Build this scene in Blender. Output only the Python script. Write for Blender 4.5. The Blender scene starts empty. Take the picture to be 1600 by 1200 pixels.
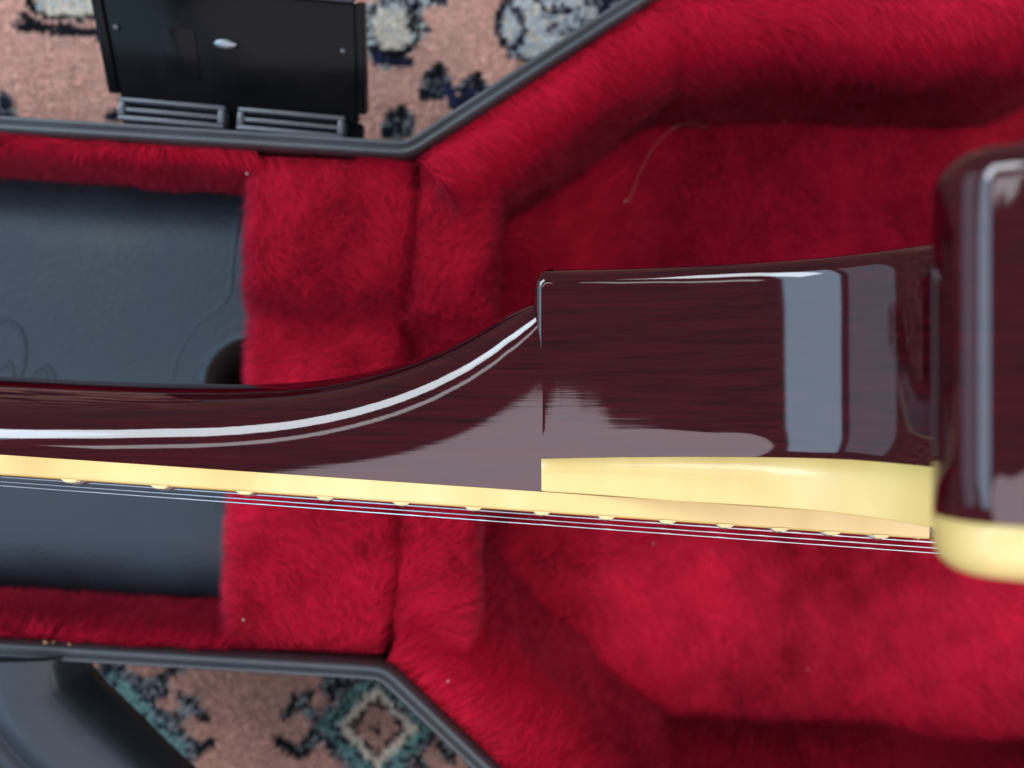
import bpy, bmesh, math
import numpy as np
from mathutils import Vector, Matrix

# ------------------------------------------------------------------ camera, world, lamps
scene = bpy.context.scene
col = scene.collection
CAMZ = 0.40          # lens height above the carpet (m)
FPX = 1256.0         # focal length in photo pixels (1600 wide)
cam_d = bpy.data.cameras.new('camera')
cam = bpy.data.objects.new('camera', cam_d)
col.objects.link(cam)
cam.location = (0, 0, CAMZ)
cam.rotation_euler = (0, 0, 0)
cam_d.sensor_width = 36.0
cam_d.lens = 36.0 * FPX / 1600.0
cam_d.clip_start = 0.004
cam_d.clip_end = 50
cam_d.dof.use_dof = True
cam_d.dof.focus_distance = 0.180
cam_d.dof.aperture_fstop = 12.5
scene.camera = cam

world = bpy.data.worlds.new('World')
scene.world = world
world.use_nodes = True
bg = world.node_tree.nodes['Background']
bg.inputs[0].default_value = (0.60, 0.57, 0.66, 1)
bg.inputs[1].default_value = 0.26

def area(name, loc, target, sx, sy, power, color):
    l = bpy.data.lights.new(name, 'AREA')
    l.shape = 'RECTANGLE'; l.size = sx; l.size_y = sy
    l.energy = power; l.color = color
    o = bpy.data.objects.new(name, l)
    col.objects.link(o)
    o.location = loc
    d = Vector(target) - Vector(loc)
    o.rotation_euler = d.to_track_quat('-Z', 'Y').to_euler()
    return o
# daylight window up and to the left, a second one beyond the case, and the pale ceiling over the near side
area('window_light', (-1.9, 0.15, 1.65), (0, 0, 0.2), 3.8, 1.05, 42, (0.48, 0.76, 1.0))
area('low_reflection_lamp', (-2.15, 0.15, 0.56), (0, 0, 0.3), 3.2, 0.9, 9, (0.60, 0.76, 1.0))  # added lamp, no known window there; makes the dim band in the lacquer
area('window_light_far', (-1.40, 1.70, 1.85), (0, 0, 0.2), 1.8, 0.66, 36, (0.84, 0.93, 1.0))
area('window_light_top', (-0.80, 1.05, 2.25), (0, 0, 0.2), 1.3, 0.2, 2.8, (0.90, 0.95, 1.0))
area('ceiling_bounce', (0.10, -1.52, 2.3), (0.10, -1.52, 0.0), 3.5, 3.0, 64, (0.97, 0.88, 0.98)).data.shape = 'ELLIPSE'
area('room_bounce', (2.0, -0.1, 1.7), (0, 0, 0.2), 2.6, 1.2, 34, (0.97, 0.93, 1.0))

vs = scene.view_settings
vs.view_transform = 'Standard'
vs.look = 'None'
vs.exposure = 0.70
vs.gamma = 1.0
scene.render.engine = 'CYCLES'

rng = np.random.default_rng(7)

# ------------------------------------------------------------------ helpers
def P(x, y, z):
    """photo pixel -> world point on the horizontal plane z"""
    k = (CAMZ - z) / FPX
    return ((x - 800) * k, (600 - y) * k, z)

def tag(o, label=None, cat=None, group=None, kind=None):
    if label: o['label'] = label
    if cat: o['category'] = cat
    if group: o['group'] = group
    if kind: o['kind'] = kind
    return o

def empty(name, loc):
    o = bpy.data.objects.new(name, None)
    col.objects.link(o)
    o.location = loc
    o.empty_display_size = 0.02
    return o

def world_loc(o):
    v = Vector((0, 0, 0))
    while o is not None:
        v += o.location
        o = o.parent
    return v

def put(name, me, mat, parent=None):
    o = bpy.data.objects.new(name, me)
    col.objects.link(o)
    if mat is not None:
        me.materials.append(mat)
    if parent is not None:
        o.parent = parent
        o.location = -world_loc(parent)
    return o

def mesh_from(verts, faces, smooth=True):
    me = bpy.data.meshes.new('mesh')
    me.from_pydata([tuple(v) for v in verts], [], [tuple(f) for f in faces])
    bm = bmesh.new(); bm.from_mesh(me)
    bmesh.ops.recalc_face_normals(bm, faces=bm.faces)
    bm.to_mesh(me); bm.free()
    if smooth:
        me.polygons.foreach_set('use_smooth', [True] * len(me.polygons))
    return me

def sharp_by_angle(me, deg=35):
    me.set_sharp_from_angle(angle=math.radians(deg))

def rings_mesh(rings, closed_u=True, caps=(False, False), smooth=True):
    n = len(rings[0]); v = []; f = []
    for r in rings: v += list(r)
    for i in range(len(rings) - 1):
        for j in range(n if closed_u else n - 1):
            a = i * n + j; b = i * n + (j + 1) % n
            f.append((a, b, b + n, a + n))
    if caps[0]: f.append(tuple(range(n - 1, -1, -1)))
    if caps[1]:
        k = (len(rings) - 1) * n
        f.append(tuple(range(k, k + n)))
    return mesh_from(v, f, smooth)

def box_mesh(c, s, bev=0.0, rot=None, seg=2):
    bm = bmesh.new()
    bmesh.ops.create_cube(bm, size=1.0)
    bmesh.ops.scale(bm, vec=s, verts=bm.verts)
    if bev:
        bmesh.ops.bevel(bm, geom=list(bm.edges), offset=bev, segments=seg, profile=0.5, affect='EDGES')
    if rot is not None:
        bmesh.ops.transform(bm, matrix=rot.to_4x4(), verts=bm.verts)
    bmesh.ops.translate(bm, vec=c, verts=bm.verts)
    me = bpy.data.meshes.new('mesh'); bm.to_mesh(me); bm.free()
    me.polygons.foreach_set('use_smooth', [True] * len(me.polygons))
    sharp_by_angle(me, 40)
    return me

def tube_mesh(pts, rad, n=8, caps=True):
    pts = [Vector(p) for p in pts]
    rs = rad if hasattr(rad, '__len__') else [rad] * len(pts)
    rings = []
    for i, p in enumerate(pts):
        t = (pts[min(i + 1, len(pts) - 1)] - pts[max(i - 1, 0)]).normalized()
        ref = Vector((0, 0, 1)) if abs(t.z) < 0.9 else Vector((1, 0, 0))
        a = t.cross(ref).normalized(); b = a.cross(t)
        rings.append([p + (a * math.cos(2 * math.pi * k / n) + b * math.sin(2 * math.pi * k / n)) * rs[i] for k in range(n)])
    return rings_mesh(rings, True, (caps, caps))

def catmull(pts, n=12, closed=False):
    pts = [np.array(p, float) for p in pts]
    out = []; m = len(pts)
    rngi = range(m) if closed else range(m - 1)
    for i in rngi:
        p1 = pts[i]; p2 = pts[(i + 1) % m]
        p0 = pts[(i - 1) % m] if closed or i > 0 else 2 * p1 - p2
        p3 = pts[(i + 2) % m] if closed or i + 2 < m else 2 * p2 - p1
        for k in range(n):
            t = k / n
            out.append(0.5 * ((2 * p1) + (-p0 + p2) * t + (2 * p0 - 5 * p1 + 4 * p2 - p3) * t * t + (-p0 + 3 * p1 - 3 * p2 + p3) * t ** 3))
    if not closed: out.append(pts[-1])
    return out

def fillet(pts, rad, n=8, closed=True):
    out = []; m = len(pts)
    for i in range(m):
        p = np.array(pts[i], float)
        if not closed and i in (0, m - 1):
            out.append(p); continue
        r = rad[i] if hasattr(rad, '__len__') else rad
        a = np.array(pts[(i - 1) % m], float) - p; b = np.array(pts[(i + 1) % m], float) - p
        la, lb = np.linalg.norm(a), np.linalg.norm(b); a /= la; b /= lb
        ang = math.acos(max(-1, min(1, float(a @ b))))
        if abs(math.pi - ang) < 0.02 or r <= 0:
            out.append(p); continue
        d = min(r / math.tan(ang / 2), la * .48, lb * .48)
        p0 = p + a * d; p2 = p + b * d
        for k in range(n + 1):
            t = k / n
            out.append((1 - t) ** 2 * p0 + 2 * t * (1 - t) * p + t * t * p2)
    return out

def normals2d(pts, closed=True):
    """outward normals for a counter-clockwise loop"""
    p = np.array(pts, float)
    if closed:
        t = np.roll(p, -1, 0) - np.roll(p, 1, 0)
    else:
        t = np.gradient(p, axis=0)
    t /= np.linalg.norm(t, axis=1)[:, None] + 1e-12
    return np.stack([t[:, 1], -t[:, 0]], 1)

def smooth(a, b, x):
    t = np.clip((np.asarray(x, float) - a) / (b - a), 0, 1)
    return t * t * (3 - 2 * t)

_k = [(rng.normal(size=3), rng.uniform(0, 6.28)) for _ in range(40)]
def noise(p, scale, off=0):
    """smooth pseudo noise, about -1..1; p is (n,3)"""
    q = p * scale
    s = 0
    for i in range(10):
        k, ph = _k[(i + off * 10) % 40]
        s = s + np.sin(q @ k + ph + off * 1.7 + 0.8 * np.sin(q @ _k[(i + 3 + off) % 40][0] * 1.3 + ph * 2))
    return s / 3.3

# ------------------------------------------------------------------ materials
def mat(name, base=(.5, .5, .5), rough=.5, metal=0, coat=0, coat_rough=.03, spec=.5, sheen=0):
    m = bpy.data.materials.new(name); m.use_nodes = True
    b = m.node_tree.nodes['Principled BSDF']
    b.inputs['Base Color'].default_value = (*base, 1)
    b.inputs['Roughness'].default_value = rough
    b.inputs['Metallic'].default_value = metal
    b.inputs['Coat Weight'].default_value = coat
    b.inputs['Coat Roughness'].default_value = coat_rough
    b.inputs['Specular IOR Level'].default_value = spec
    b.inputs['Sheen Weight'].default_value = sheen
    return m
def nodes(m): return m.node_tree.nodes, m.node_tree.links, m.node_tree.nodes['Principled BSDF']
def ramp(N, stops):
    r = N.new('ShaderNodeValToRGB'); e = r.color_ramp.elements
    while len(e) < len(stops): e.new(0.5)
    for el, (p, c) in zip(e, stops):
        el.position = p; el.color = (*c, 1)
    return r
def noise_node(N, L, scale, detail=4, rough=.55, vec=(1, 1, 1), dist=0):
    tc = N.new('ShaderNodeTexCoord'); mp = N.new('ShaderNodeMapping'); mp.inputs['Scale'].default_value = vec
    L.new(tc.outputs['Object'], mp.inputs['Vector'])
    n = N.new('ShaderNodeTexNoise'); n.inputs['Scale'].default_value = scale
    n.inputs['Detail'].default_value = detail; n.inputs['Roughness'].default_value = rough
    n.inputs['Distortion'].default_value = dist
    L.new(mp.outputs[0], n.inputs['Vector'])
    return n
def bump(N, L, B, src, strength, dist):
    b = N.new('ShaderNodeBump'); b.inputs['Strength'].default_value = strength; b.inputs['Distance'].default_value = dist
    L.new(src, b.inputs['Height']); L.new(b.outputs[0], B.inputs['Normal'])
    return b

def wood_material(name, c0, c1, c2):
    m = mat(name, rough=.45, coat=1.0, coat_rough=.045, spec=0)
    m.node_tree.nodes['Principled BSDF'].inputs['Coat IOR'].default_value = 1.5
    N, L, B = nodes(m)
    g = noise_node(N, L, 60, 6, .62, (.55, 16, 2.2), .35)      # long grain along the neck
    fine = noise_node(N, L, 110, 3, .6, (.45, 26, 3.0))       # open pores
    r = ramp(N, [(.30, c0), (.52, c1), (.75, c2)])
    L.new(g.outputs['Fac'], r.inputs[0])
    pr = ramp(N, [(.28, (.35, .28, .30)), (.42, (1, 1, 1))])
    L.new(fine.outputs['Fac'], pr.inputs[0])
    mx = N.new('ShaderNodeMixRGB'); mx.blend_type = 'MULTIPLY'; mx.inputs[0].default_value = .8
    L.new(r.outputs[0], mx.inputs[1]); L.new(pr.outputs[0], mx.inputs[2])
    m2 = mx
    L.new(m2.outputs[0], B.inputs['Base Color'])
    # faint ripple of the lacquer so that reflections are not ruler-straight
    rp = noise_node(N, L, 15, 1.5, .4)
    bp = N.new('ShaderNodeBump'); bp.inputs['Strength'].default_value = .55; bp.inputs['Distance'].default_value = .0010
    L.new(rp.outputs['Fac'], bp.inputs['Height'])
    # lacquer sunk slightly into the pores: reflections break up along the grain
    b2 = N.new('ShaderNodeBump'); b2.inputs['Strength'].default_value = .10; b2.inputs['Distance'].default_value = .00006
    L.new(g.outputs['Fac'], b2.inputs['Height']); L.new(bp.outputs[0], b2.inputs['Normal']); L.new(b2.outputs[0], B.inputs['Coat Normal'])
    return m
M = {}
M['mahogany'] = wood_material('cherry_mahogany', (.010, .0005, .0013), (.023, .0008, .0022), (.036, .0014, .0034))
M['maple_top'] = wood_material('stained_top', (.05, .006, .006), (.10, .012, .010), (.16, .02, .012))
m = mat('aged_cream_binding', (.82, .66, .32), .45, coat=.22, coat_rough=.10)
N, L, B = nodes(m)
n = noise_node(N, L, 14, 3, .5, (3, 1, 1)); r = ramp(N, [(.3, (.41, .275, .075)), (.5, (.50, .355, .115)), (.72, (.56, .42, .17))])
L.new(n.outputs['Fac'], r.inputs[0]); L.new(r.outputs[0], B.inputs['Base Color'])
M['binding'] = m
M['nib'] = mat('worn_binding_nib', (.58, .455, .21), .45)
M['rosewood'] = mat('rosewood', (.035, .014, .009), .5)
M['fretwire'] = mat('fret_wire', (.72, .71, .68), .22, 1)
M['string'] = mat('string_steel', (.46, .46, .47), .30, 1)
M['chrome'] = mat('chrome', (.75, .75, .76), .12, 1)
M['bone'] = mat('nut_white', (.78, .74, .64), .4)
M['black_gloss'] = mat('black_gloss', (.008, .008, .009), .12, coat=.6, coat_rough=.05)

def plastic(name, base, rough, bscale, bstr, spec=.5):
    m = mat(name, base, rough, spec=spec)
    N, L, B = nodes(m)
    g = noise_node(N, L, bscale, 3, .6); bump(N, L, B, g.outputs['Fac'], bstr, .0004)
    w = noise_node(N, L, 30, 5, .65)
    rr = N.new('ShaderNodeMapRange'); rr.inputs['From Min'].default_value = .3; rr.inputs['From Max'].default_value = .7
    rr.inputs['To Min'].default_value = rough - .10; rr.inputs['To Max'].default_value = rough + .10
    L.new(w.outputs['Fac'], rr.inputs[0]); L.new(rr.outputs[0], B.inputs['Roughness'])
    c = ramp(N, [(.3, tuple(x * .8 for x in base)), (.7, tuple(x * 1.25 for x in base))]); L.new(w.outputs['Fac'], c.inputs[0])
    L.new(c.outputs[0], B.inputs['Base Color'])
    return m
M['shell'] = plastic('shell_plastic', (.035, .040, .046), .42, 900, .25)
M['rim'] = plastic('rim_plastic', (.036, .043, .047), .44, 700, .3, .4)
M['lid'] = plastic('lid_vinyl', (.0088, .0160, .0235), .60, 420, 1.0, .30)
M['latch'] = plastic('latch_plastic', (.0030, .0032, .0040), .20, 120, .10, .05)
M['latch_grey'] = plastic('latch_grey_plastic', (.030, .036, .044), .40, 600, .2)  # greyer than the latch panel; on the lip this tone imitates light
M['handle'] = plastic('handle_plastic', (.012, .017, .022), .42, 160, .35, .22)
M['void'] = mat('dark_inside', (.004, .004, .004), .9)
M['latch_stud'] = mat('stud_metal', (.16, .18, .19), .42, 1)
M['glue'] = mat('dried_glue', (.35, .17, .07), .5)
M['lint'] = mat('lint', (.62, .52, .50), .9)
M['thread'] = mat('fine_hair', (.38, .12, .10), .5)

def pile_material(name, trans, sheen_tint=None, rough=.9):
    m = bpy.data.materials.new(name); m.use_nodes = True
    N, L = m.node_tree.nodes, m.node_tree.links
    B = N['Principled BSDF']; B.inputs['Roughness'].default_value = .6; B.inputs['Specular IOR Level'].default_value = .12
    if sheen_tint:
        B.inputs['Sheen Weight'].default_value = .16; B.inputs['Sheen Tint'].default_value = (*sheen_tint, 1)
    a = N.new('ShaderNodeAttribute'); a.attribute_name = 'Col'
    b = N.new('ShaderNodeAttribute'); b.attribute_name = 'soft_normal'
    T = N.new('ShaderNodeBsdfTranslucent'); X = N.new('ShaderNodeMixShader'); X.inputs[0].default_value = trans
    L.new(a.outputs['Color'], B.inputs['Base Color']); L.new(b.outputs['Vector'], B.inputs['Normal'])
    L.new(a.outputs['Color'], T.inputs['Color'])
    L.new(B.outputs[0], X.inputs[1]); L.new(T.outputs[0], X.inputs[2])
    L.new(X.outputs[0], N['Material Output'].inputs['Surface'])
    return m
M['plush'] = pile_material('crimson_plush', .35, (.85, .4, .55))
M['carpet_pile'] = pile_material('carpet_pile', .42)
M['plush_base'] = mat('plush_backing', (.16, .003, .010), .9, spec=.1)
m = mat('carpet_backing', (.4, .22, .17), .95, spec=.05)
N, L, B = nodes(m); n = noise_node(N, L, 18, 5, .6); r = ramp(N, [(.46, (.02, .022, .035)), (.52, (.30, .15, .11)), (.62, (.36, .19, .14)), (.72, (.4, .36, .30))])
L.new(n.outputs['Fac'], r.inputs[0]); L.new(r.outputs[0], B.inputs['Base Color'])
n2 = noise_node(N, L, 900, 2); bump(N, L, B, n2.outputs['Fac'], .5, .002)
M['carpet'] = m

# ------------------------------------------------------------------ carpet (the surface below)
me = mesh_from([(-1.6, -1.4, 0), (1.6, -1.4, 0), (1.6, 1.4, 0), (-1.6, 1.4, 0)], [(0, 1, 2, 3)], False)
carpet = tag(put('carpet', me, M['carpet']), 'patterned salmon and navy woven carpet under the open case', 'carpet', kind='structure')

C_SAL = np.array((.90, .60, .50)); C_CREAM = np.array((.90, .85, .72)); C_TEAL = np.array((.24, .46, .43))
C_NAVY = np.array((.020, .026, .050)); C_BLACK = np.array((.014, .015, .019)); C_ICE = np.array((.68, .76, .78)); C_GREY = np.array((.36, .40, .41))
C_BROWN = np.array((.64, .40, .32)); C_BLUE = np.array((.05, .075, .19))

def carpet_colours(x, y, rr):
    """woven pattern, in photo pixels on the carpet plane"""
    c = np.tile(C_SAL, (len(x), 1))
    low = y > 600
    c[low] = C_BROWN * 1.02
    jx = rr.normal(size=len(x)) * 1.2; jy = rr.normal(size=len(x)) * 1.2
    X = x + jx; Y = y + jy
    sp = rr.random(len(x))
    def seg(ax, ay, bx, by, w, colr, spk=None, p=.35):
        d = np.array((bx - ax, by - ay), float); l2 = d @ d
        t = np.clip(((X - ax) * d[0] + (Y - ay) * d[1]) / l2, 0, 1)
        m = (X - ax - t * d[0]) ** 2 + (Y - ay - t * d[1]) ** 2 < w * w
        c[m] = colr
        if spk is not None: c[m & (sp < p)] = spk
    def blob(cx, cy, rx, ry, colr, spk=None, p=.35, ring=None, rw=.3):
        q = ((X - cx) / rx) ** 2 + ((Y - cy) / ry) ** 2
        m = q < 1
        if ring is not None: c[(q >= 1) & (q < (1 + rw) ** 2)] = ring
        c[m] = colr
        if spk is not None: c[m & (sp < p)] = spk
    def diamond(cx, cy, s, rings, asp=1.0):
        q = (np.abs(X - cx) / asp + np.abs(Y - cy)) / s
        # stepped edge of a woven diamond
        q = q + 0.035 * np.sign(np.sin((X + Y) * .35))
        for r0, colr, spk, p in rings:
            m = q < r0
            c[m] = colr
            if spk is not None: c[m & (sp < p)] = spk
    # ---- lower patch: two lozenges with hooked arms
    D = [(1.42, C_NAVY, C_GREY, .34), (1.20, C_TEAL, C_NAVY, .22), (.92, C_NAVY, C_TEAL, .2), (.80, C_CREAM, None, 0),
         (.60, C_BLACK, C_BROWN, .3), (.47, C_BROWN * 1.05, None, 0), (.2, C_BLACK, C_BROWN, .5)]
    for hx, hy, s in ((505, 1138, 1), (255, 1140, -1)):
        seg(hx, hy, hx - 45 * s, hy - 40, 11, C_BLACK, C_GREY, .45)
        seg(hx - 25 * s, hy - 48, hx - 62 * s, hy - 15, 9, C_BLACK, C_GREY, .3)
        seg(hx, hy, hx - 40 * s, hy + 45, 11, C_BLACK, C_GREY, .45)
        seg(hx - 40 * s, hy + 45, hx - 70 * s, hy + 25, 9, C_BLACK, None)
        seg(hx - 28 * s, hy - 100, hx + 12 * s, hy - 75, 9, C_BLACK, C_GREY, .25)
        seg(hx + 6 * s, hy - 60, hx + 50 * s, hy - 70, 15, C_NAVY, C_GREY, .35)
    diamond(588, 1140, 82, D, .95)
    diamond(172, 1172, 104, D, .95)
    for tx, ty in ((690, 1165), (655, 1195), (735, 1190)):
        seg(tx, ty, tx + 16, ty + 24, 10, C_BLACK, C_GREY, .3)
    # ---- upper patches
    up = y < 600
    blob(110, -6, 62, 30, C_CREAM, C_ICE, .3, C_BLACK, .24)
    seg(25, 38, 185, 52, 8, C_BLACK, C_NAVY, .3)
    seg(30, 20, 60, 40, 8, C_BLACK, None)
    blob(2, 168, 16, 26, C_NAVY, C_GREY, .3)
    blob(192, 140, 10, 22, C_NAVY, C_GREY, .4)
    blob(175, 178, 14, 8, C_NAVY, None)
    blob(614, 34, 34, 42, C_CREAM, C_ICE, .15, C_BLACK, .30)
    blob(648, 30, 12, 40, C_BLACK, C_ICE, .35)
    seg(575, 75, 600, 98, 11, C_ICE, C_NAVY, .45)
    seg(590, 92, 640, 96, 8, C_NAVY, C_BLUE, .4)
    seg(640, 10, 662, 45, 8, C_BLACK, C_ICE, .3)
    seg(572, 8, 574, 70, 9, C_ICE, C_BLACK, .45)
    seg(600, -8, 690, -4, 12, C_NAVY, C_ICE, .4)
    for fx, fy in ((682, 128), (742, 140), (622, 192)):
        blob(fx, fy, 26, 27, C_NAVY, C_GREY, .42)
        blob(fx + 4, fy - 20, 9, 14, C_BLACK, None)
        blob(fx - 18, fy + 14, 10, 12, C_NAVY, None)
    seg(700, 130, 712, 175, 8, C_BLUE, C_NAVY, .3); seg(712, 175, 700, 200, 7, C_BLUE, C_NAVY, .3)
    seg(715, 165, 740, 140, 8, C_NAVY, C_BLUE, .3)
    blob(860, 32, 76, 62, C_ICE, C_CREAM, .25, C_NAVY, .14)
    for ax, ay, bx, by in ((800, 0, 820, 40), (820, 40, 800, 85), (850, 20, 905, 12), (905, 12, 915, 40), (860, 42, 900, 48), (835, -20, 850, 15), (890, 60, 930, 45), (870, 0, 890, 30)):
        seg(ax, ay, bx, by, 7, C_NAVY, C_ICE, .3)
    seg(925, -10, 990, 8, 16, C_NAVY, C_GREY, .25)
    c *= (0.86 + 0.28 * rr.random(len(x)))[:, None]
    return c

def blades(name, roots, dirs, lens, widths, colors, material, parent, soft=None, bend=None, segs=2):
    """many thin tapering blades as one mesh"""
    n = len(roots)
    rnd = rng.normal(size=(n, 3)); side = np.cross(dirs, rnd); side /= np.linalg.norm(side, axis=1)[:, None] + 1e-9
    V = np.empty((n, 2 * segs + 1, 3), np.float32)
    for s in range(segs):
        t = s / segs
        p = roots + dirs * (lens * t)[:, None]
        if bend is not None: p = p + bend * (lens * t * t)[:, None]
        w = widths * (1 - .55 * t)
        V[:, 2 * s] = p - side * (w * .5)[:, None]; V[:, 2 * s + 1] = p + side * (w * .5)[:, None]
    p = roots + dirs * lens[:, None]
    if bend is not None: p = p + bend * lens[:, None]
    V[:, -1] = p
    nv = 2 * segs + 1
    base = (np.arange(n) * nv)[:, None]
    tri = []
    for s in range(segs - 1):
        a = 2 * s; tri += [[a, a + 1, a + 3], [a, a + 3, a + 2]]
    a = 2 * (segs - 1); tri += [[a, a + 1, a + 2]]
    tri = np.array(tri).reshape(-1)
    idx = (base + tri[None, :]).reshape(-1).astype(np.int32)
    nt = len(idx) // 3
    me = bpy.data.meshes.new('mesh')
    me.vertices.add(n * nv); me.vertices.foreach_set('co', V.reshape(-1))
    me.loops.add(len(idx)); me.loops.foreach_set('vertex_index', idx)
    me.polygons.add(nt)
    me.polygons.foreach_set('loop_start', np.arange(nt, dtype=np.int32) * 3)
    me.update(calc_edges=True)
    ca = me.attributes.new('Col', 'FLOAT_COLOR', 'POINT')
    cc = np.ones((n, nv, 4), np.float32); cc[:, :, :3] = colors[:, None, :]
    ca.data.foreach_set('color', cc.reshape(-1))
    if soft is not None:
        na = me.attributes.new('soft_normal', 'FLOAT_VECTOR', 'POINT')
        nn = np.repeat(soft[:, None, :], nv, 1).astype(np.float32)
        na.data.foreach_set('vector', nn.reshape(-1))
    return tag(put(name, me, material, parent), kind='stuff')

rr = np.random.default_rng(3)
pts = []
for x0, x1, y0, y1 in ((-.31, .12, .085, .225), (-.31, .04, -.225, -.105)):
    s = .00080
    gx, gy = np.meshgrid(np.arange(x0, x1, s), np.arange(y0, y1, s))
    g = np.stack([gx.ravel(), gy.ravel()], 1); g += rr.uniform(-.5, .5, g.shape) * s
    pts.append(g)
g = np.concatenate(pts)
kn = .0021                                           # one knot of the weave
q = (np.floor(g / kn) + .5) * kn
kx = q[:, 0] * FPX / (CAMZ - .004) + 800; ky = 600 - q[:, 1] * FPX / (CAMZ - .004)
# every blade of one knot shares its colour
key = (np.floor(g[:, 0] / kn).astype(int) + 1000) * 4000 + np.floor(g[:, 1] / kn).astype(int) + 2000
uk, first, inv = np.unique(key, return_index=True, return_inverse=True)
kc = carpet_colours(kx[first], ky[first], rr)
cols = kc[inv] * (0.85 + .3 * rr.random(len(g)))[:, None]
n = len(g)
# the woven ground under the pile carries the same knots
for x0, x1, y0, y1 in ((-.31, .12, .085, .225), (-.31, .04, -.225, -.105)):
    xs = np.arange(x0, x1, kn); ys = np.arange(y0, y1, kn)
    gx, gy = np.meshgrid(xs, ys); cx, cy = (np.floor(gx / kn) + .5) * kn, (np.floor(gy / kn) + .5) * kn
    cc = carpet_colours((cx * FPX / (CAMZ - .004) + 800).ravel(), (600 - cy * FPX / (CAMZ - .004)).ravel(), rr)
    zz = .0012 + .0002 * rr.random(gx.size)
    vid_ = np.arange(gx.size).reshape(gx.shape)
    me = mesh_from(np.stack([gx.ravel(), gy.ravel(), zz], 1), [(vid_[i, j], vid_[i, j + 1], vid_[i + 1, j + 1], vid_[i + 1, j]) for i in range(gx.shape[0] - 1) for j in range(gx.shape[1] - 1)])
    ca = me.attributes.new('Col', 'FLOAT_COLOR', 'POINT'); c4 = np.ones((gx.size, 4), np.float32); c4[:, :3] = cc; ca.data.foreach_set('color', c4.ravel())
    na = me.attributes.new('soft_normal', 'FLOAT_VECTOR', 'POINT'); na.data.foreach_set('vector', np.tile(np.array((0, 0, 1), np.float32), gx.size))
    tag(put('woven_ground', me, M['carpet_pile'], carpet), kind='stuff')
roots = np.concatenate([g, np.full((n, 1), .001)], 1)
lean = np.stack([noise(roots, 60, 1) * .35 + .2, noise(roots, 60, 2) * .35 - .1, np.ones(n)], 1) + rr.normal(size=(n, 3)) * .35
lean /= np.linalg.norm(lean, axis=1)[:, None]
soft_up = np.array((0, 0, 1.)) * .9 + lean * .1
soft_up /= np.linalg.norm(soft_up, axis=1)[:, None]
blades('pile', roots, lean, rr.uniform(.0018, .0030, n), np.full(n, .0016), cols, M['carpet_pile'], carpet, soft=soft_up, segs=1)

# ------------------------------------------------------------------ guitar case
RIMZ = .108
case = tag(empty('guitar_case', (0, 0, 0.0)), 'open black moulded guitar case with crimson plush lining lying on the carpet', 'guitar case')
ang = math.radians(-3.5)
EA = np.array((math.cos(ang), math.sin(ang))); EB = np.array((-math.sin(ang), math.cos(ang)))
def AB(a, b): return EA * a + EB * b

rim_pts = [AB(-.43, .0812), P(640, 243, RIMZ)[:2], (.056, .1440), (.21, .146), (.29, .19), (.40, .19), (.455, .14), (.47, 0),
           (.455, -.16), (.40, -.215), (.27, -.215), (.17, -.203), (.053, -.197), P(602, 1041, RIMZ)[:2], AB(-.43, -.106)]
rim_rad = [.02, .014, .03, .05, .05, .05, .05, .05, .05, .05, .05, .05, .03, .013, .02]
loop = fillet(rim_pts, rim_rad, 8)[::-1]                # counter-clockwise
loop = np.array(loop)
# resample for an even loop
def resample(p, step, closed=True):
    q = np.vstack([p, p[:1]]) if closed else p
    d = np.r_[0, np.cumsum(np.linalg.norm(np.diff(q, axis=0), axis=1))]
    n = int(d[-1] / step); t = np.linspace(0, d[-1], n + (0 if closed else 1), endpoint=not closed)
    return np.stack([np.interp(t, d, q[:, 0]), np.interp(t, d, q[:, 1])], 1)
loop = resample(loop, .004)
NL = normals2d(loop)
def sweep(profile, closed_profile=True, lp=loop, nl=NL):
    """profile: list of (offset outward, z); swept round the loop"""
    rings = [[(p[0] + n_[0] * o, p[1] + n_[1] * o, z) for p, n_ in zip(lp, nl)] for o, z in profile]
    if closed_profile: rings.append(rings[0])
    return rings
rm = sweep([(.0054, RIMZ - .012), (.0057, RIMZ - .003), (.0053, RIMZ - .0006), (.0045, RIMZ), (.0038, RIMZ - .0004), (.0034, RIMZ - .0022),
            (.0026, RIMZ - .0024), (.0022, RIMZ - .0008), (.0010, RIMZ - .0006), (.0004, RIMZ - .0020), (.0002, RIMZ - .012)])
put('rim', rings_mesh(rm), M['rim'], case)
sh = sweep([(.0030, RIMZ - .004), (.0050, RIMZ - .005), (.0050, RIMZ - .030), (.0036, RIMZ - .033), (.0030, .016), (-.004, .004), (-.012, .0012),
            (-.012, .006), (-.002, .012), (.0006, .02)])
sm = rings_mesh(sh)
put('shell', sm, M['shell'], case)
bot = [(p[0] - n_[0] * .010, p[1] - n_[1] * .010, .0016) for p, n_ in zip(loop, NL)]
bot2 = [(x, y, .006) for x, y, z in bot]
put('bottom_panel', rings_mesh([bot, bot2], True, (True, True), False), M['shell'], case)

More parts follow.
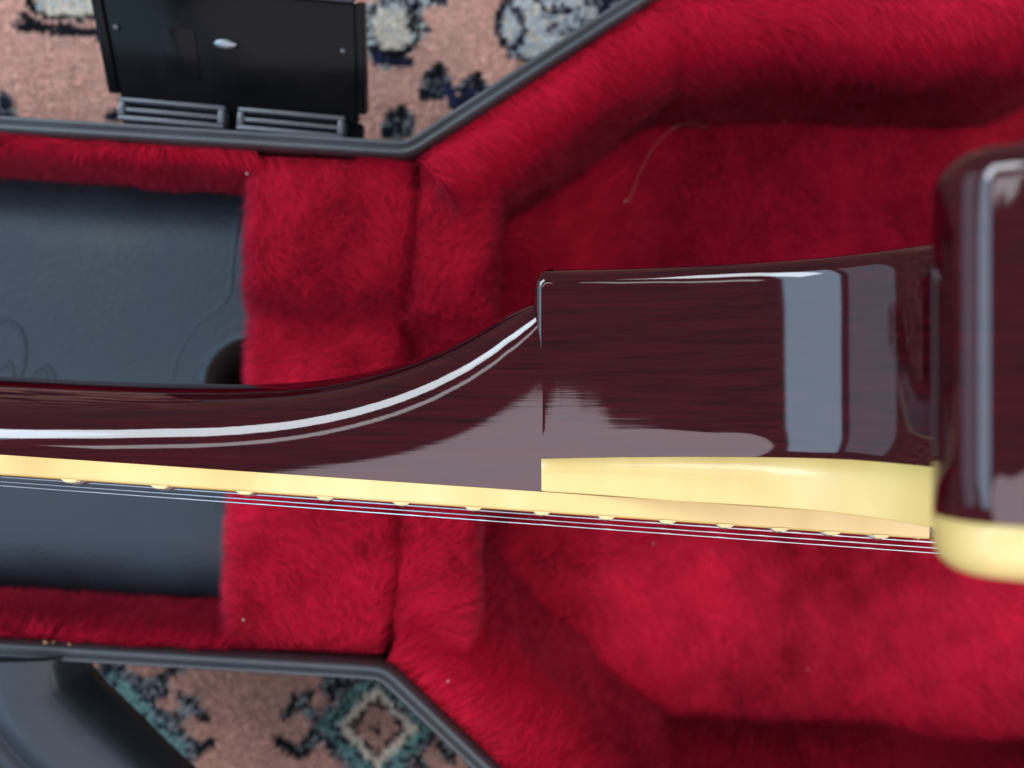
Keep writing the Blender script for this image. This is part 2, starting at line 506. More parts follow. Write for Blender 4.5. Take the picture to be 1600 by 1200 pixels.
# ---- plush lining: backing surfaces with pile
def sample_tris(me, count):
    me.calc_loop_triangles()
    nt = len(me.loop_triangles); ti = np.empty(nt * 3, np.int32); me.loop_triangles.foreach_get('vertices', ti); ti = ti.reshape(-1, 3)
    co = np.empty(len(me.vertices) * 3); me.vertices.foreach_get('co', co); co = co.reshape(-1, 3)
    no = np.empty(len(me.vertices) * 3); me.vertices.foreach_get('normal', no); no = no.reshape(-1, 3)
    a, b, c = co[ti[:, 0]], co[ti[:, 1]], co[ti[:, 2]]
    ar = .5 * np.linalg.norm(np.cross(b - a, c - a), axis=1)
    cen = (a + b + c) / 3
    # pile only where the picture or a step to its side can see it well
    px = cen[:, 0] * FPX / (CAMZ - cen[:, 2]) + 800; py = 600 - cen[:, 1] * FPX / (CAMZ - cen[:, 2])
    out = np.maximum(np.maximum(-px, px - 1600), np.maximum(-py, py - 1200))
    wgt = np.where(out < 130, 1.0, np.where(out < 500, .18, .03))
    w = ar * wgt
    tot = w.sum()
    n = int(count * tot)
    k = rng.choice(nt, n, p=w / tot)
    u = rng.random(n); v = rng.random(n); f = u + v > 1; u[f] = 1 - u[f]; v[f] = 1 - v[f]
    p = a[k] + (b[k] - a[k]) * u[:, None] + (c[k] - a[k]) * v[:, None]
    nn = no[ti[k, 0]] * (1 - u - v)[:, None] + no[ti[k, 1]] * u[:, None] + no[ti[k, 2]] * v[:, None]
    nn /= np.linalg.norm(nn, axis=1)[:, None] + 1e-9
    far = wgt[k] < .5
    return p, nn, far

FUR = np.array((.72, .0085, .052))
DENS = 7.0e6
def plush(name, me, comb=(0, 0, 0), lift=.75, length=.0068, dens=1.0, swirl=.55, flip=False):
    o = put(name, me, M['plush_base'], case)
    p, n, far = sample_tris(me, DENS * dens)
    if flip: n = -n
    if n[:, 2].mean() < 0: n = -n
    k = len(p)
    field = np.stack([noise(p, 38, 0), noise(p, 38, 1), .4 * noise(p, 38, 2)], 1) * swirl + np.stack([noise(p, 190, 2), noise(p, 190, 3), noise(p, 190, 1) * .3], 1) * .16
    d = n * lift + np.array(comb, float) + field + rng.normal(size=(k, 3)) * .16
    # keep blades above their backing
    dn = (d * n).sum(1); d += n * np.maximum(0, .28 - dn)[:, None]
    d /= np.linalg.norm(d, axis=1)[:, None]
    ln = length * (.72 + .5 * rng.random(k)) * (1 + .12 * noise(p, 120, 3))
    tang = d - n * (d * n).sum(1)[:, None]
    bend = tang * .25 - n * .16
    wd = np.where(far, .0009,  .00016) * (.7 + .6 * rng.random(k))
    hue = 1 + .05 * noise(p, 55, 2) + .12 * rng.normal(size=k)
    cc = FUR[None, :] * np.clip(hue, .5, 1.6)[:, None]
    pale = rng.random(k) < .05
    cc[pale] = cc[pale] * 1.25 + np.array((.03, .02, .03))
    soft = n * .72 + d * .28 + rng.normal(size=(k, 3)) * .12
    soft /= np.linalg.norm(soft, axis=1)[:, None]
    blades('pile', p, d, ln, wd, cc, M['plush'], o, soft=soft, bend=bend)
    return o

# floor of the body compartment
nx, ny = 120, 90
gx = np.linspace(-.055, .452, nx); gy = np.linspace(-.2, .182, ny)
inner = np.array([(p[0] - n_[0] * .004, p[1] - n_[1] * .004) for p, n_ in zip(loop, NL)])
def inside(poly, x, y):
    c = np.zeros(x.shape, bool); n = len(poly); j = n - 1
    for i in range(n):
        xi, yi = poly[i]; xj, yj = poly[j]
        m = ((yi > y) != (yj > y)) & (x < (xj - xi) * (y - yi) / (yj - yi + 1e-15) + xi)
        c ^= m; j = i
    return c
GX, GY = np.meshgrid(gx, gy)
q3 = np.stack([GX.ravel(), GY.ravel(), np.zeros(GX.size)], 1)
Z = .0275 + .0014 * noise(q3, 30, 1) + .0006 * noise(q3, 90, 2)
ins = inside(inner, GX, GY)
ok = ins[:-1, :-1] & ins[1:, :-1] & ins[:-1, 1:] & ins[1:, 1:]
vid = np.arange(nx * ny).reshape(ny, nx)
faces = [(vid[i, j], vid[i, j + 1], vid[i + 1, j + 1], vid[i + 1, j]) for i in range(ny - 1) for j in range(nx - 1) if ok[i, j]]
fl = mesh_from(np.stack([GX.ravel(), GY.ravel(), Z], 1), faces)
plush('floor_lining', fl, comb=(.10, -.20, 0), lift=.62, swirl=.30, length=.0070)

# padded walls of the body compartment: a profile swept along the rim
def wall(name, path, prof, comb_in=.55, jitter=.0012, comb=(0, 0, 0), open_=True):
    path = resample(np.array(path, float), .004, closed=False)
    nrm = normals2d(path, closed=False)      # pointing inward for the orders given below
    rings = []
    for i, (o, z) in enumerate(prof):
        r_ = []
        for p, n_ in zip(path, nrm):
            v = np.array([[p[0] + n_[0] * o, p[1] + n_[1] * o, z]])
            jz = float(noise(v, 45, 3)[0]) * jitter * (1.6 if 0 < i < len(prof) - 1 else 0)
            r_.append((v[0, 0] + n_[0] * jz, v[0, 1] + n_[1] * jz, z + jz * .6))
        rings.append(r_)
    me = rings_mesh(rings, False)
    return plush(name, me, comb=comb, lift=.5, swirl=.30, length=.0092)
PROF = [(-.0002, RIMZ - .008), (.003, RIMZ - .007), (.010, RIMZ - .009), (.016, RIMZ - .013), (.0195, RIMZ - .021), (.0205, RIMZ - .034), (.0200, RIMZ - .055), (.0190, .031), (.0195, .024)]
PROF2 = [(-.0002, RIMZ - .008), (.004, RIMZ - .007), (.011, RIMZ - .010), (.017, RIMZ - .016), (.023, RIMZ - .026), (.028, RIMZ - .040), (.033, RIMZ - .057), (.038, .031), (.039, .024)]
up_path = fillet([AB(-.0405, .0812), P(640, 243, RIMZ)[:2], (.056, .1440), (.21, .146), (.29, .19), (.40, .19)], [0, .014, .03, .05, .05, 0], 8, closed=False)
wall('upper_wall_lining', up_path, PROF, comb=(.30, -.55, 0))
lo_path = fillet([AB(-.0405, -.106), P(602, 1041, RIMZ)[:2], (.053, -.197), (.17, -.203), (.27, -.215), (.40, -.215)][::-1], [0, .05, .05, .03, .013, 0], 8, closed=False)
wall('lower_wall_lining', lo_path, PROF2, comb=(.25, .45, 0))
end_path = fillet([(.40, .19), (.455, .14), (.47, 0), (.455, -.16), (.40, -.215)], [0, .05, .05, .05, 0], 8, closed=False)
wall('end_wall_lining', end_path, PROF, comb=(-.3, 0, 0))

# padded blocks across the neck channel, with a dip that cradles the neck
def block(name, a0, a1, b0, b1, ztop, zdip, dip, zbot, comb, right_drop=.004):
    na, nb = 26, 90
    aa = np.linspace(0, 1, na); bb = np.linspace(b0, b1, nb)
    rings = []
    zt = ztop - (ztop - zdip) * (smooth(dip[0], dip[0] + .012, bb) * (1 - smooth(dip[1] - .010, dip[1], bb)))
    # cross section along a: up the left face, over the top with round shoulders, down the right face
    sec = [(0.002, None), (0.0, .45), (0.0, .90), (.0004, .97), (.002, .995), (.006, 1.0)]
    prof = []
    L_ = a1 - a0
    for o, h in sec: prof.append((o, h))
    for t in np.linspace(.3, .7, 6): prof.append((t * L_, 1.01))
    for o, h in sec[::-1]: prof.append((L_ - o - (right_drop if h is None else 0), h))
    for o, h in prof:
        r_ = []
        for b, z in zip(bb, zt):
            zz = zbot if h is None else zbot + (z - zbot) * h
            x, y = AB(a0 + o, b)
            v = np.array([[x, y, zz]]); j = float(noise(v, 60, 2)[0]) * .0007
            r_.append((x + j, y, zz + j * .7))
        rings.append(r_)
    me = rings_mesh(rings, False)
    return plush(name, me, comb=comb, lift=.62, swirl=.34)
block('neck_cradle', -.1015, -.0436, -.1052, .0804, .0965, .0855, (-.050, .032), .03, (-.30, -.10, 0))
block('end_padding', -.0414, -.0130, -.1040, .0790, .0925, .078, (-.052, .026), .027, (.16, -.12, 0))

# plush strips beside the compartment lid
for nm, bs, zz in (('side_strip_lining', [.0810, .0800, .0786, .0774, .0768, .0764], [RIMZ - .008, RIMZ - .008, RIMZ - .013, RIMZ - .022, RIMZ - .032, .066]),
                   ('side_strip_lining', [-.1058, -.1048, -.1034, -.1022, -.1015, -.1011], [RIMZ - .008, RIMZ - .008, RIMZ - .012, RIMZ - .020, RIMZ - .031, .066])):
    rings = []
    for b, z in zip(bs, zz):
        rings.append([(*AB(a, b), z) for a in np.linspace(-.425, -.1005, 80)])
    me = rings_mesh(rings, False)
    plush(nm, me, comb=(.05, -.35 if bs[0] > 0 else .25, -.1), lift=.55, swirl=.35, length=.0074)

# ---- accessory compartment lid with finger hole and embossed outline
LZ = .080
hole = np.array(P(398, 603, LZ)[:2]); HR = 75 * (CAMZ - LZ) / FPX
def lid_z(a, b):
    c0, hw = -.0122, .0882
    t = np.abs(b - c0) / hw
    return LZ + .0022 - .018 * np.clip((t - .62) / .38, 0, 1) ** 2 * 1.0 - .0012 * t
va, vb = np.linspace(-.42, -.1005, 130), np.linspace(-.1005, .0758, 106)
A_, B_ = np.meshgrid(va, vb)
XY = A_[..., None] * EA + B_[..., None] * EB
dist = np.hypot(XY[..., 0] - hole[0], XY[..., 1] - hole[1])
# pull grid points near the hole onto its rim so the cut is round
near = dist < HR + .0022
sc = np.where((dist < HR + .0022) & (dist > HR - .0024), HR / np.maximum(dist, 1e-6), 1)
XY = hole + (XY - hole) * sc[..., None]
dist2 = np.hypot(XY[..., 0] - hole[0], XY[..., 1] - hole[1])
ZL = lid_z(A_, B_)
vid = np.arange(A_.size).reshape(A_.shape)
keep = dist2 >= HR - 1e-5
faces = [(vid[i, j], vid[i, j + 1], vid[i + 1, j + 1], vid[i + 1, j]) for i in range(A_.shape[0] - 1) for j in range(A_.shape[1] - 1)
         if keep[i, j] and keep[i + 1, j] and keep[i, j + 1] and keep[i + 1, j + 1]]
lm = mesh_from(np.concatenate([XY.reshape(-1, 2), ZL.reshape(-1, 1)], 1), faces)
lid = put('compartment_lid', lm, M['lid'], case)
th = np.linspace(math.pi * .45, math.pi * 1.55, 40)
hr = [[(hole[0] + math.cos(t) * HR * k, hole[1] + math.sin(t) * HR * k, z) for t in th] for k, z in ((1.012, LZ + .0024), (.985, LZ + .0022), (.97, LZ + .0006), (.97, .03))]
put('finger_hole', rings_mesh(hr, False), M['void'], lid)
fb = [(*AB(a, b), .032) for a, b in ((-.42, -.095), (-.1, -.095), (-.1, .07), (-.42, .07))]
put('compartment_floor', mesh_from(fb, [(0, 1, 2, 3)], False), M['void'], case)
def emboss(name, px, rad, parent, n=8, sink=.35):
    pts = []
    for x, y in catmull(px, n):
        X, Y, _ = P(x, y, LZ + .002)
        a = X * EA[0] + Y * EA[1]; b = X * EB[0] + Y * EB[1]
        pts.append((X, Y, float(lid_z(np.array(a), np.array(b))) - rad * sink))
    return put(name, tube_mesh(pts, rad, 8), M['lid'], parent)
emboss('embossed_line', [(366, 335), (365, 370), (362, 420), (357, 460), (340, 482), (310, 505), (285, 540), (272, 575), (266, 620), (268, 680), (282, 730), (310, 765), (345, 790), (352, 830), (350, 880)], .0022, lid, sink=.80)
emboss('embossed_lettering', [(-30, 515), (-10, 503), (12, 503), (28, 512), (37, 530), (39, 555), (35, 580), (28, 600), (10, 612)], .0013, lid, sink=.5)
emboss('embossed_lettering', [(-20, 580), (-5, 578), (8, 572), (16, 566), (19, 575), (22, 590), (30, 600)], .0011, lid, sink=.5)
emboss('embossed_lettering', [(46, 602), (52, 585), (62, 574), (74, 572), (81, 580), (85, 592), (82, 604)], .0011, lid, sink=.5)
emboss('embossed_lettering', [(60, 588), (66, 580), (72, 584), (74, 596)], .0009, lid, sink=.5)

# ---- latch, swung open outside the rim
LA = np.array(P(186, 176, .100)); LB_ = np.array(P(560, 208, .100))
ex = Vector(LB_ - LA); lw = ex.length; ex.normalize()
ey = Vector((-ex.y, ex.x, 0)); ey = (ey * math.cos(math.radians(33)) + Vector((0, 0, 1)) * math.sin(math.radians(33))).normalized()
ez = ex.cross(ey).normalized()
LO = Vector(LA) + ey * .001
def LP(u, v, w=0): return tuple(LO + ex * u + ey * v + ez * w)
def lbox(u0, u1, v0, v1, w0, w1, bev, taper=0):
    me = box_mesh(((u0 + u1) / 2, (v0 + v1) / 2, (w0 + w1) / 2), (u1 - u0, v1 - v0, w1 - w0), bev)
    mtx = Matrix((ex, ey, ez)).transposed().to_4x4(); mtx.translation = LO
    me.transform(mtx)
    return me
latch = put('latch', lbox(.0015, lw, .002, .0432, -.004, 0, .0010), M['latch'], case)
put('latch_lip', lbox(.0005, lw + .0006, .0434, .062, -.006, .0028, .0016), M['latch_grey'], latch)  # light on the upturned bevel is put into the grey colour
put('side_flange', lbox(-.0022, .0013, .006, .0432, -.006, .0007, .0004), M['latch'], latch)
put('side_flange', lbox(lw + .0002, lw + .0030, .006, .0432, -.006, .0007, .0004), M['latch'], latch)
put('label_plate', lbox(lw * .235, lw * .365, .0135, .0305, .0001, .00035, .0001), M['latch'], latch)
def disc(u, v, r, h, n=20, sx=1.0):
    rings = []
    for k, z in ((1, 0), (1, h * .5), (.8, h * .9), (.35, h)):
        rings.append([LP(u + math.cos(t) * r * k * sx, v + math.sin(t) * r * k, z + .0002) for t in np.linspace(0, 2 * math.pi, n, endpoint=False)])
    return rings_mesh(rings, True, (False, True))
put('catch_stud', disc(lw * .485, .0265, .0018, .0016, sx=2.4), M['latch_stud'], latch)
put('rivet', disc(lw * .055, .0290, .0010, .0008), M['latch_grey'], latch)
put('rivet', disc(lw * .950, .0275, .0010, .0008), M['latch_grey'], latch)
# two hinge bars with their frames, on the shell beside the rim
hx = Vector(LB_ - LA).normalized(); hy = Vector((-hx.y, hx.x, 0)); hz = Vector((0, 0, 1))
HO = Vector(P(186, 178, .104))
def hbox(u0, u1, v0, v1, z0, z1, bev):
    me = box_mesh(((u0 + u1) / 2, (v0 + v1) / 2, (z0 + z1) / 2), (u1 - u0, v1 - v0, z1 - z0), bev)
    mtx = Matrix((hx, hy, hz)).transposed().to_4x4(); mtx.translation = HO
    me.transform(mtx); return me
S_ = (CAMZ - .104) / FPX
for k, (u0, u1) in enumerate(((0, 165), (186, 352))):
    u0 *= S_; u1 *= S_
    hf = put('hinge_frame', hbox(u0, u1, -.0022, -.0006, -.006, .0012, .0004), M['latch_grey'], latch)
    put('hinge_bar', hbox(u0 + .002, u1 - .002, .0012, .0026, -.005, .0006, .0005), M['latch_grey'], hf)
    put('hinge_bar', hbox(u0, u1, .0046, .0060, -.006, .0010, .0004), M['latch_grey'], hf)
    put('hinge_cheek', hbox(u0, u0 + .0022, -.0004, .0044, -.006, .0012, .0004), M['latch_grey'], hf)
    put('hinge_cheek', hbox(u1 - .0022, u1, -.0004, .0044, -.006, .0012, .0004), M['latch_grey'], hf)
put('hinge_bed', hbox(-.001, 375 * S_, -.0024, .0062, -.012, -.0062, .0006), M['latch'], latch)

# ---- carrying handle: a stout moulded loop outside the lower rim
hp = [(4, 1034), (6, 1070), (20, 1115), (55, 1160), (110, 1212), (200, 1300), (310, 1380), (480, 1430), (700, 1430), (900, 1360)]
HZ = .112
path = np.array([P(x, y, HZ)[:2] for x, y in catmull(hp, 10)])
path = resample(path, .003, closed=False)
pn = normals2d(path, closed=False)
hwid = .0195
prof = [(-1, -.030), (-1, -.007), (-.93, -.003), (-.80, -.0008), (-.56, 0), (-.50, -.0014), (-.44, -.0014), (-.38, .0002), (0, .0010), (.45, .0008), (.80, .0002), (.90, -.0012), (.97, -.004), (1, -.009), (1, -.018), (.96, -.024), (.6, -.027), (-.6, -.030), (-.95, -.030)]
rings = []
for i, (p, n_) in enumerate(zip(path, pn)):
    rings.append([(p[0] - n_[0] * o * hwid, p[1] - n_[1] * o * hwid, HZ + z - (.014 if i == 0 else 0) * 0) for o, z in prof])
hm = rings_mesh(rings, True, (True, True)); sharp_by_angle(hm, 60)
put('handle', hm, M['handle'], case)

# dried glue at the frayed lining edge by the handle
gl = []; gf = []
for k in range(26):
    x = rng.uniform(40, 240); y = 1001 + x * .10 + rng.normal() * 4
    c = np.array(P(x, y, RIMZ - .0035)); s = rng.uniform(.0004, .0012)
    b = len(gl)
    for d in ((1, 0, 0), (-.5, .8, 0), (-.5, -.8, 0), (0, 0, 1.0), (0, 0, -1.0)):
        gl.append(c + np.array(d) * s * rng.uniform(.5, 1.4))
    gf += [(b, b + 1, b + 3), (b + 1, b + 2, b + 3), (b + 2, b, b + 3), (b + 1, b, b + 4), (b + 2, b + 1, b + 4), (b, b + 2, b + 4)]
tag(put('glue_residue', mesh_from(gl, gf), M['glue'], case), kind='stuff')

# ------------------------------------------------------------------ guitar, standing on its bass side
mm = .001
ZC = .1984                                   # height of its centre line
def G(u, t, w): return (u * mm + .0065, t * mm, ZC + w * mm)
guitar = tag(empty('electric_guitar', (.2965, 0, ZC - .165)), 'dark cherry electric guitar with cream binding standing on its edge above the case', 'guitar')

ctrl_t = [(16, 29.3), (27, 32.0), (37, 35.6), (46, 39.6), (54, 44.8), (60.5, 51.5), (65.5, 60), (68.5, 70), (68, 79), (62.5, 89), (52, 100), (0, 0)]
tip = [(46.6 + 6.4 * math.cos(math.radians(d)), 114.0 + 6.4 * math.sin(math.radians(d))) for d in (228, 210, 192, 174, 156, 138, 120)]
ctrl_r = [(48, 121.8), (58, 124.0), (80, 123.5), (110, 113), (145, 107), (180, 112), (220, 133), (255, 155), (290, 165), (330, 160), (365, 140), (392, 105), (408, 60), (412, 0),
          (408, -60), (392, -105), (365, -140), (330, -160), (290, -165), (255, -155), (220, -134), (180, -114), (145, -109), (110, -113), (75, -120), (45, -118), (20, -103), (5, -80), (-1, -55), (0, -36)]
ol = catmull([(3.4, 27.72), (9, 28.2)] + ctrl_t[:-1] + tip + ctrl_r, 10)
corner = [(-1.7, 25.0), (-1.5, 26.1), (-1.0, 26.95), (-.25, 27.42), (.7, 27.62)]
ol = [np.array((-1.7, -30.)), np.array((-1.7, -10.)), np.array((-1.7, 10.)), np.array((-1.7, 20.))] + [np.array(c) for c in corner] + ol
ol = np.array(ol)                             # order: up the joint, round the cutaway, along treble side, back along bass side
area2 = .5 * np.sum(ol[:, 0] * np.roll(ol[:, 1], -1) - np.roll(ol[:, 0], -1) * ol[:, 1])
nn2 = normals2d(ol)
if area2 < 0: nn2 = -nn2
u_, w_ = ol[:, 0], ol[:, 1]
cut = (w_ > 20) & (u_ < 72)
s_ = np.where(cut, smooth(80, 106, w_), 1.0)
YF = (1 - s_) * np.maximum(-23.3 - .053 * u_, -24.6 - .006 * u_) + s_ * -20.5
YB = np.where(cut, -14.4 - 1.8 * np.clip(1 - u_ / 58, 0, 1) * (w_ < 60), -14.4)
BACK = 25.3
def ring(off, t):
    p = ol - nn2 * off
    tt = t if hasattr(t, '__len__') else [t] * len(ol)
    return [G(p[i, 0], tt[i], p[i, 1]) for i in range(len(ol))]
R = 4.4
def ring2(off, t):
    p = ol - nn2 * (np.zeros(len(ol)) + off)[:, None]
    return [G(p[i, 0], t[i], p[i, 1]) for i in range(len(ol))]
rings = [ring(.4, YB - .5), ring(.0, YB)]
for k in np.linspace(0, 1, 7)[1:-1]: rings.append(ring(0, YB + (BACK - R - YB) * k))
for k in range(0, 8):
    a = math.pi / 2 * k / 7
    rings.append(ring(R * (1 - math.cos(a)), BACK - R + R * math.sin(a)))
cap = ol - nn2 * R
from mathutils.geometry import delaunay_2d_cdt
def outline_cap(poly, t):
    vv, _, ff, *_r = delaunay_2d_cdt([Vector(p) for p in poly], [], [list(range(len(poly)))], 1, 1e-6)
    return [G(p.x, t, p.y) for p in vv], [tuple(f) for f in ff]
bm_ = rings_mesh(rings, True)
cv, cf = outline_cap(cap, BACK)
cap_me = mesh_from(cv, cf)
put('back', cap_me, M['mahogany'], guitar)
put('body', bm_, M['mahogany'], guitar)
# cream binding (wide in the cutaway)
R2 = 2.4
R2 = np.where(s_ < .05, .35, .35 + 2.8 * s_)
br = [ring2(.8, YB + .0), ring2(-.05, YB - .02), ring2(-.05, YB * .5 + (YF + R2) * .5)]
for k in range(0, 6):
    a = math.pi / 2 * k / 5
    br.append(ring2(-.05 + R2 * (1 - math.cos(a)), YF + R2 - R2 * math.sin(a)))
put('binding', rings_mesh(br, True), M['binding'], guitar)
# carved top
cen = np.array((225., 0.))
tr = [ring2(R2 - .06, YF + .02)]
for sc, dy in ((.97, -.2), (.90, -1.0), (.80, -4), (.65, -8), (.45, -10.5), (.25, -11.5)):
    p = cen + (ol - nn2 * R2[:, None] - cen) * sc
    tr.append([G(p[i, 0], max(YF[i], -22.5) * .5 - 11 + dy, p[i, 1]) for i in range(len(ol))])
put('top', rings_mesh(tr, True, (False, True)), M['maple_top'], guitar)

# neck: lofted sections from the nut to the heel
def glue(u): return -23.3 - .0664 * u
def hwid_(u): return 21.5 + 7.25 * (u + 378.8) / 451.8 - (.0 if u < 0 else 0)
yb_pts = np.array([(-380, 16.9), (-300, 12.0), (-220, 7.2), (-134, 1.9), (-102, .5), (-85, .1), (-70, 0.1), (-54, 1.0), (-38, 3.9), (-30, 6.2), (-22, 9.2), (-14, 13.0), (-8, 16.2), (-4, 17.8), (-1.5, 18.4), (6, 18.5)])
n_pts = np.array([(-380, 2.1), (-90, 2.2), (-70, 2.38), (-55, 2.66), (-42, 3.04), (-32, 3.45), (-23, 4.0), (-15, 4.75), (-9, 5.8), (-5, 7.2), (-2, 9.5), (1, 14), (6, 22)])
sts = np.r_[np.linspace(-379, -140, 26), np.linspace(-132, -44, 24), np.linspace(-41, -1.2, 34), 1.0]
from itertools import accumulate
def cint(x, tb):
    """monotone-ish smooth interpolation"""
    xs, ys = tb[:, 0], tb[:, 1]
    d = np.gradient(ys, xs); i = int(np.clip(np.searchsorted(xs, x) - 1, 0, len(xs) - 2))
    h = xs[i + 1] - xs[i]; t = (x - xs[i]) / h
    return ((2 * t ** 3 - 3 * t ** 2 + 1) * ys[i] + (t ** 3 - 2 * t ** 2 + t) * h * d[i] + (-2 * t ** 3 + 3 * t ** 2) * ys[i + 1] + (t ** 3 - t ** 2) * h * d[i + 1])
rings = []
NTH = 72
for u in sts:
    D = cint(u, yb_pts) - glue(u); ne = cint(u, n_pts); hw = hwid_(u) - .08
    r_ = []
    for k in range(NTH + 1):
        th_ = math.pi * k / NTH
        c, s = math.cos(th_), math.sin(th_)
        r_.append(G(u, glue(u) + D * abs(s) ** (2 / ne), hw * math.copysign(abs(c) ** (2 / ne), c)))
    rings.append(r_)
nm = rings_mesh(rings, True, (True, True)); sharp_by_angle(nm, 50)
put('neck', nm, M['mahogany'], guitar)
tg = []
for u in (0.5, 40, 82.5):
    y0, y1 = glue(u) + .02, -19.0
    tg.append([G(u, y0, 26.6), G(u, y1, 26.6), G(u, y1, -26.6), G(u, y0, -26.6)])
put('neck_tongue', rings_mesh(tg, True, (True, True), False), M['mahogany'], guitar)

# fretboard
FT = 4.5
def fb_ring(u, inset, thick, lift=0.0):
    hw = hwid_(u) - inset; g0 = glue(u) - .03 - lift
    r_ = [G(u, g0, hw)]
    for k in range(11):
        w = hw - 2 * hw * k / 10
        r_.append(G(u, g0 - thick - (1 - (w / hw) ** 2) * 1.3, w))
    r_.append(G(u, g0, -hw))
    return r_
us = np.linspace(-378.8, 81.6, 40)
fbm = rings_mesh([fb_ring(u, 1.6, FT - .05) for u in us], True, (True, True)); sharp_by_angle(fbm, 50)
fb_o = put('fretboard', fbm, M['rosewood'], guitar)
def strip(side):
    rg = []
    for u in np.linspace(-378.8, 83.2, 60):
        hw = hwid_(u); g0 = glue(u) - .05
        sec = [(hw - 1.6, 0), (hw, 0), (hw, -FT + .8), (hw - .12, -FT + .35), (hw - .35, -FT + .1), (hw - .75, -FT), (hw - 1.6, -FT - .25)]
        rg.append([G(u, g0 + y, side * w) for w, y in sec])
    me = rings_mesh(rg, True, (True, True)); sharp_by_angle(me, 60); return me
for s in (1, -1): put('fretboard_binding', strip(s), M['binding'], fb_o)
eb = []
for w in np.linspace(-27, 27, 12):
    x = 81.7; g0 = glue(x) - .05
    eb.append([G(81.7, g0, w), G(83.2, g0, w), G(83.2, g0 - FT + .4, w), G(82.8, g0 - FT - .2, w), G(81.7, g0 - FT - .5, w)])
put('fretboard_binding', rings_mesh(eb, True, (True, True)), M['binding'], fb_o)
# frets, with the binding nib that covers each fret end
for nfr in range(1, 23):
    dist_n = 628 * (1 - 2 ** (-nfr / 12)); u = dist_n - 378.8
    hw = hwid_(u)
    fr = []
    for k in range(9):
        w = (hw - 1.5) - 2 * (hw - 1.5) * k / 8; y0 = glue(u) - FT - .05 - (1 - (w / hw) ** 2) * 1.3
        fr.append([G(u - 1.2, y0, w), G(u - .9, y0 - .7, w), G(u, y0 - 1.05, w), G(u + .9, y0 - .7, w), G(u + 1.2, y0, w)])
    put('fret', rings_mesh(fr, True, (True, True)), M['fretwire'], fb_o)
    for s in (1, -1):
        nb = []
        for w, q_ in ((hw - 1.6, 1.0), (hw - .5, 1.0), (hw - .12, .88), (hw + .02, .70)):
            y0 = glue(u) - FT + .55
            hgt = 1.22 * q_
            nb.append([G(u - 2.0, y0 - .25, s * w), G(u - 1.5, y0 - .72 * hgt, s * w), G(u - .9, y0 - hgt, s * w), G(u + .9, y0 - hgt - .05, s * w), G(u + 1.5, y0 - .72 * hgt - .1, s * w), G(u + 2.0, y0 - .35, s * w)])
        me = rings_mesh(nb, True, (True, True)); sharp_by_angle(me, 70)
        put('binding_nib', me, M['nib'], fb_o)

# strings
radii = [.18, .20, .24, .34, .44, .55]
for i in range(6):
    w0 = 17.8 - 35.6 * i / 5; w1 = 25.6 - 51.2 * i / 5
    crown = (1 - (w0 / 21) ** 2) * 1.0
    pts = []
    for u, w in ((-378.8, w0), (249, w1)):
        pts.append(G(u, glue(u) - FT - .9 - crown - (1.0 + 2.2 * (u + 378.8) / 627.8), w))
    pts.append(G(289, -44, w1))
    put('string', tube_mesh([pts[0], pts[1], pts[2]], radii[i] * mm, 8), M['string'], guitar)
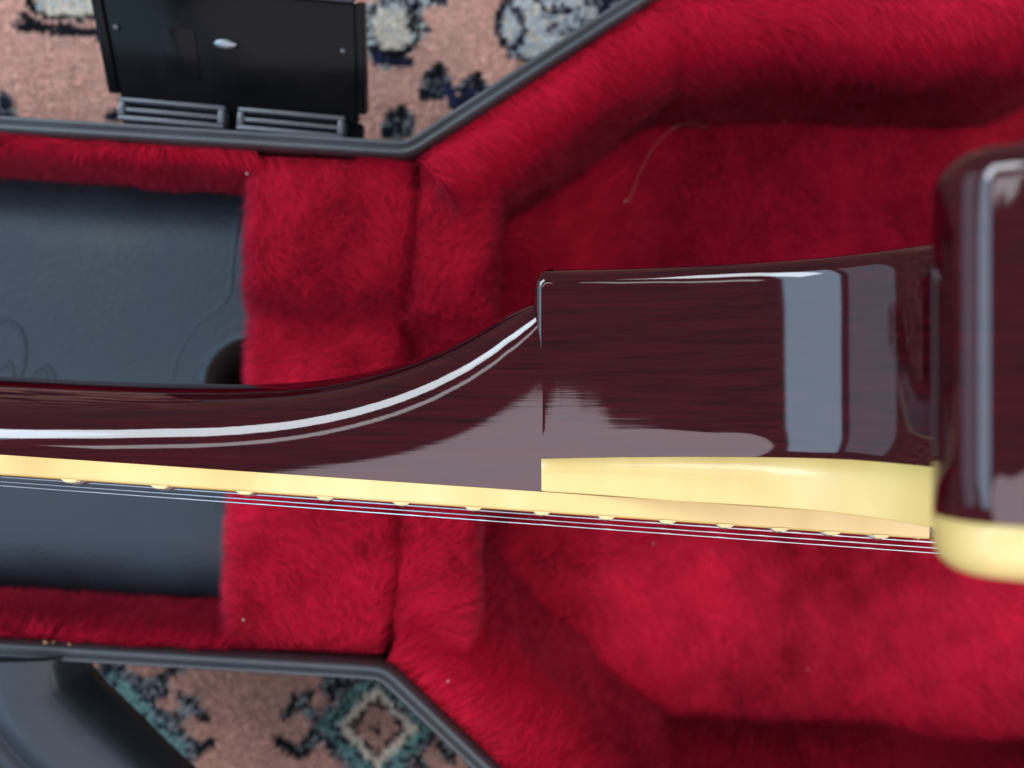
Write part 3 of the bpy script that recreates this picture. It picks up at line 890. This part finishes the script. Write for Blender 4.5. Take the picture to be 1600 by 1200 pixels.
# nut, headstock, pickups, bridge and stop bar (outside the picture)
put('nut', box_mesh(G(-381, glue(-381) - 4.2, 0), (.005, .0095, .043), .0006), M['bone'], guitar)
hs = [(-381, 21), (-400, 26), (-430, 34), (-480, 40), (-545, 44), (-568, 36), (-575, 18), (-566, 0), (-575, -18), (-568, -36), (-545, -44), (-480, -40), (-430, -34), (-400, -26), (-381, -21)]
def hst(u): return glue(-381) + (-381 - u) * .30
put('headstock', rings_mesh([[G(u, hst(u) - .5, w) for u, w in hs], [G(u, hst(u) + 14, w) for u, w in hs]], True, (True, True), False), M['mahogany'], guitar)
for i in range(6):
    s = 1 if i < 3 else -1; u = -425 - 48 * (i % 3)
    tp = put('tuner', tube_mesh([G(u, hst(u) - 8, s * 26), G(u, hst(u) + 18, s * 26)], .004, 12), M['chrome'], guitar)
    put('button', box_mesh(G(u, hst(u) + 18, s * 48), (.012, .007, .016), .0025), M['binding'], tp)
for u, nm in ((110, 'pickup'), (218, 'pickup')):
    put(nm, box_mesh(G(u, -31.5, 0), (.038, .012, .070), .003), M['chrome'], guitar)
put('bridge', box_mesh(G(249, -41.5, 0), (.012, .013, .084), .003), M['chrome'], guitar)
put('stop_bar', box_mesh(G(290, -40, 0), (.014, .011, .096), .004), M['chrome'], guitar)

# ------------------------------------------------------------------ small loose things
hp = catmull([(983, 314), (990, 296), (1002, 265), (1020, 232), (1042, 208), (1066, 194), (1086, 193), (1104, 199)], 8)
FZ = .0375
hair = tag(put('loose_hair', tube_mesh([P(x, y, FZ + .026 * (i / 64) ** 2) for i, (x, y) in enumerate(hp)], .00011, 6), M['thread']),
           'fine curved tan hair lying on the crimson plush floor of the case', 'hair')
lv = []; lf = []
spots = [(978, 314, FZ, 2.2), (386, 271, .1, 2.2), (885, 305, FZ, 1.2), (1180, 170, FZ, 1.3), (1225, 190, FZ, 1.2), (1300, 178, FZ, 1.4), (1390, 180, FZ, 1.2), (1160, 175, FZ, 1.5), (1480, 172, FZ, 1.1),
         (380, 968, .099, 1.8), (700, 1064, .1, 1.6), (1020, 850, FZ, 1.2), (1110, 862, FZ, .9), (1210, 208, FZ, 1.2), (1325, 43, .09, 1.2), (1262, 1045, FZ, 1.2), (890, 1010, FZ, 1)]
for x, y, z, s in spots:
    c = np.array(P(x, y, z + .003)); s = s * .00020; b = len(lv)
    dv = rng.normal(size=(6, 3)); dv /= np.linalg.norm(dv, axis=1)[:, None]
    for d in ((1, 0, 0), (-1, 0, 0), (0, 1, 0), (0, -1, 0), (0, 0, 1), (0, 0, -1)):
        lv.append(c + np.array(d) * s * rng.uniform(.6, 1.7))
    for i in (0, 1):
        for j in (2, 3):
            for k in (4, 5): lf.append((b + i, b + j, b + k))
tag(put('lint', mesh_from(lv, lf), M['lint']), 'tiny pale specks of lint caught in the crimson plush', 'lint', kind='stuff')
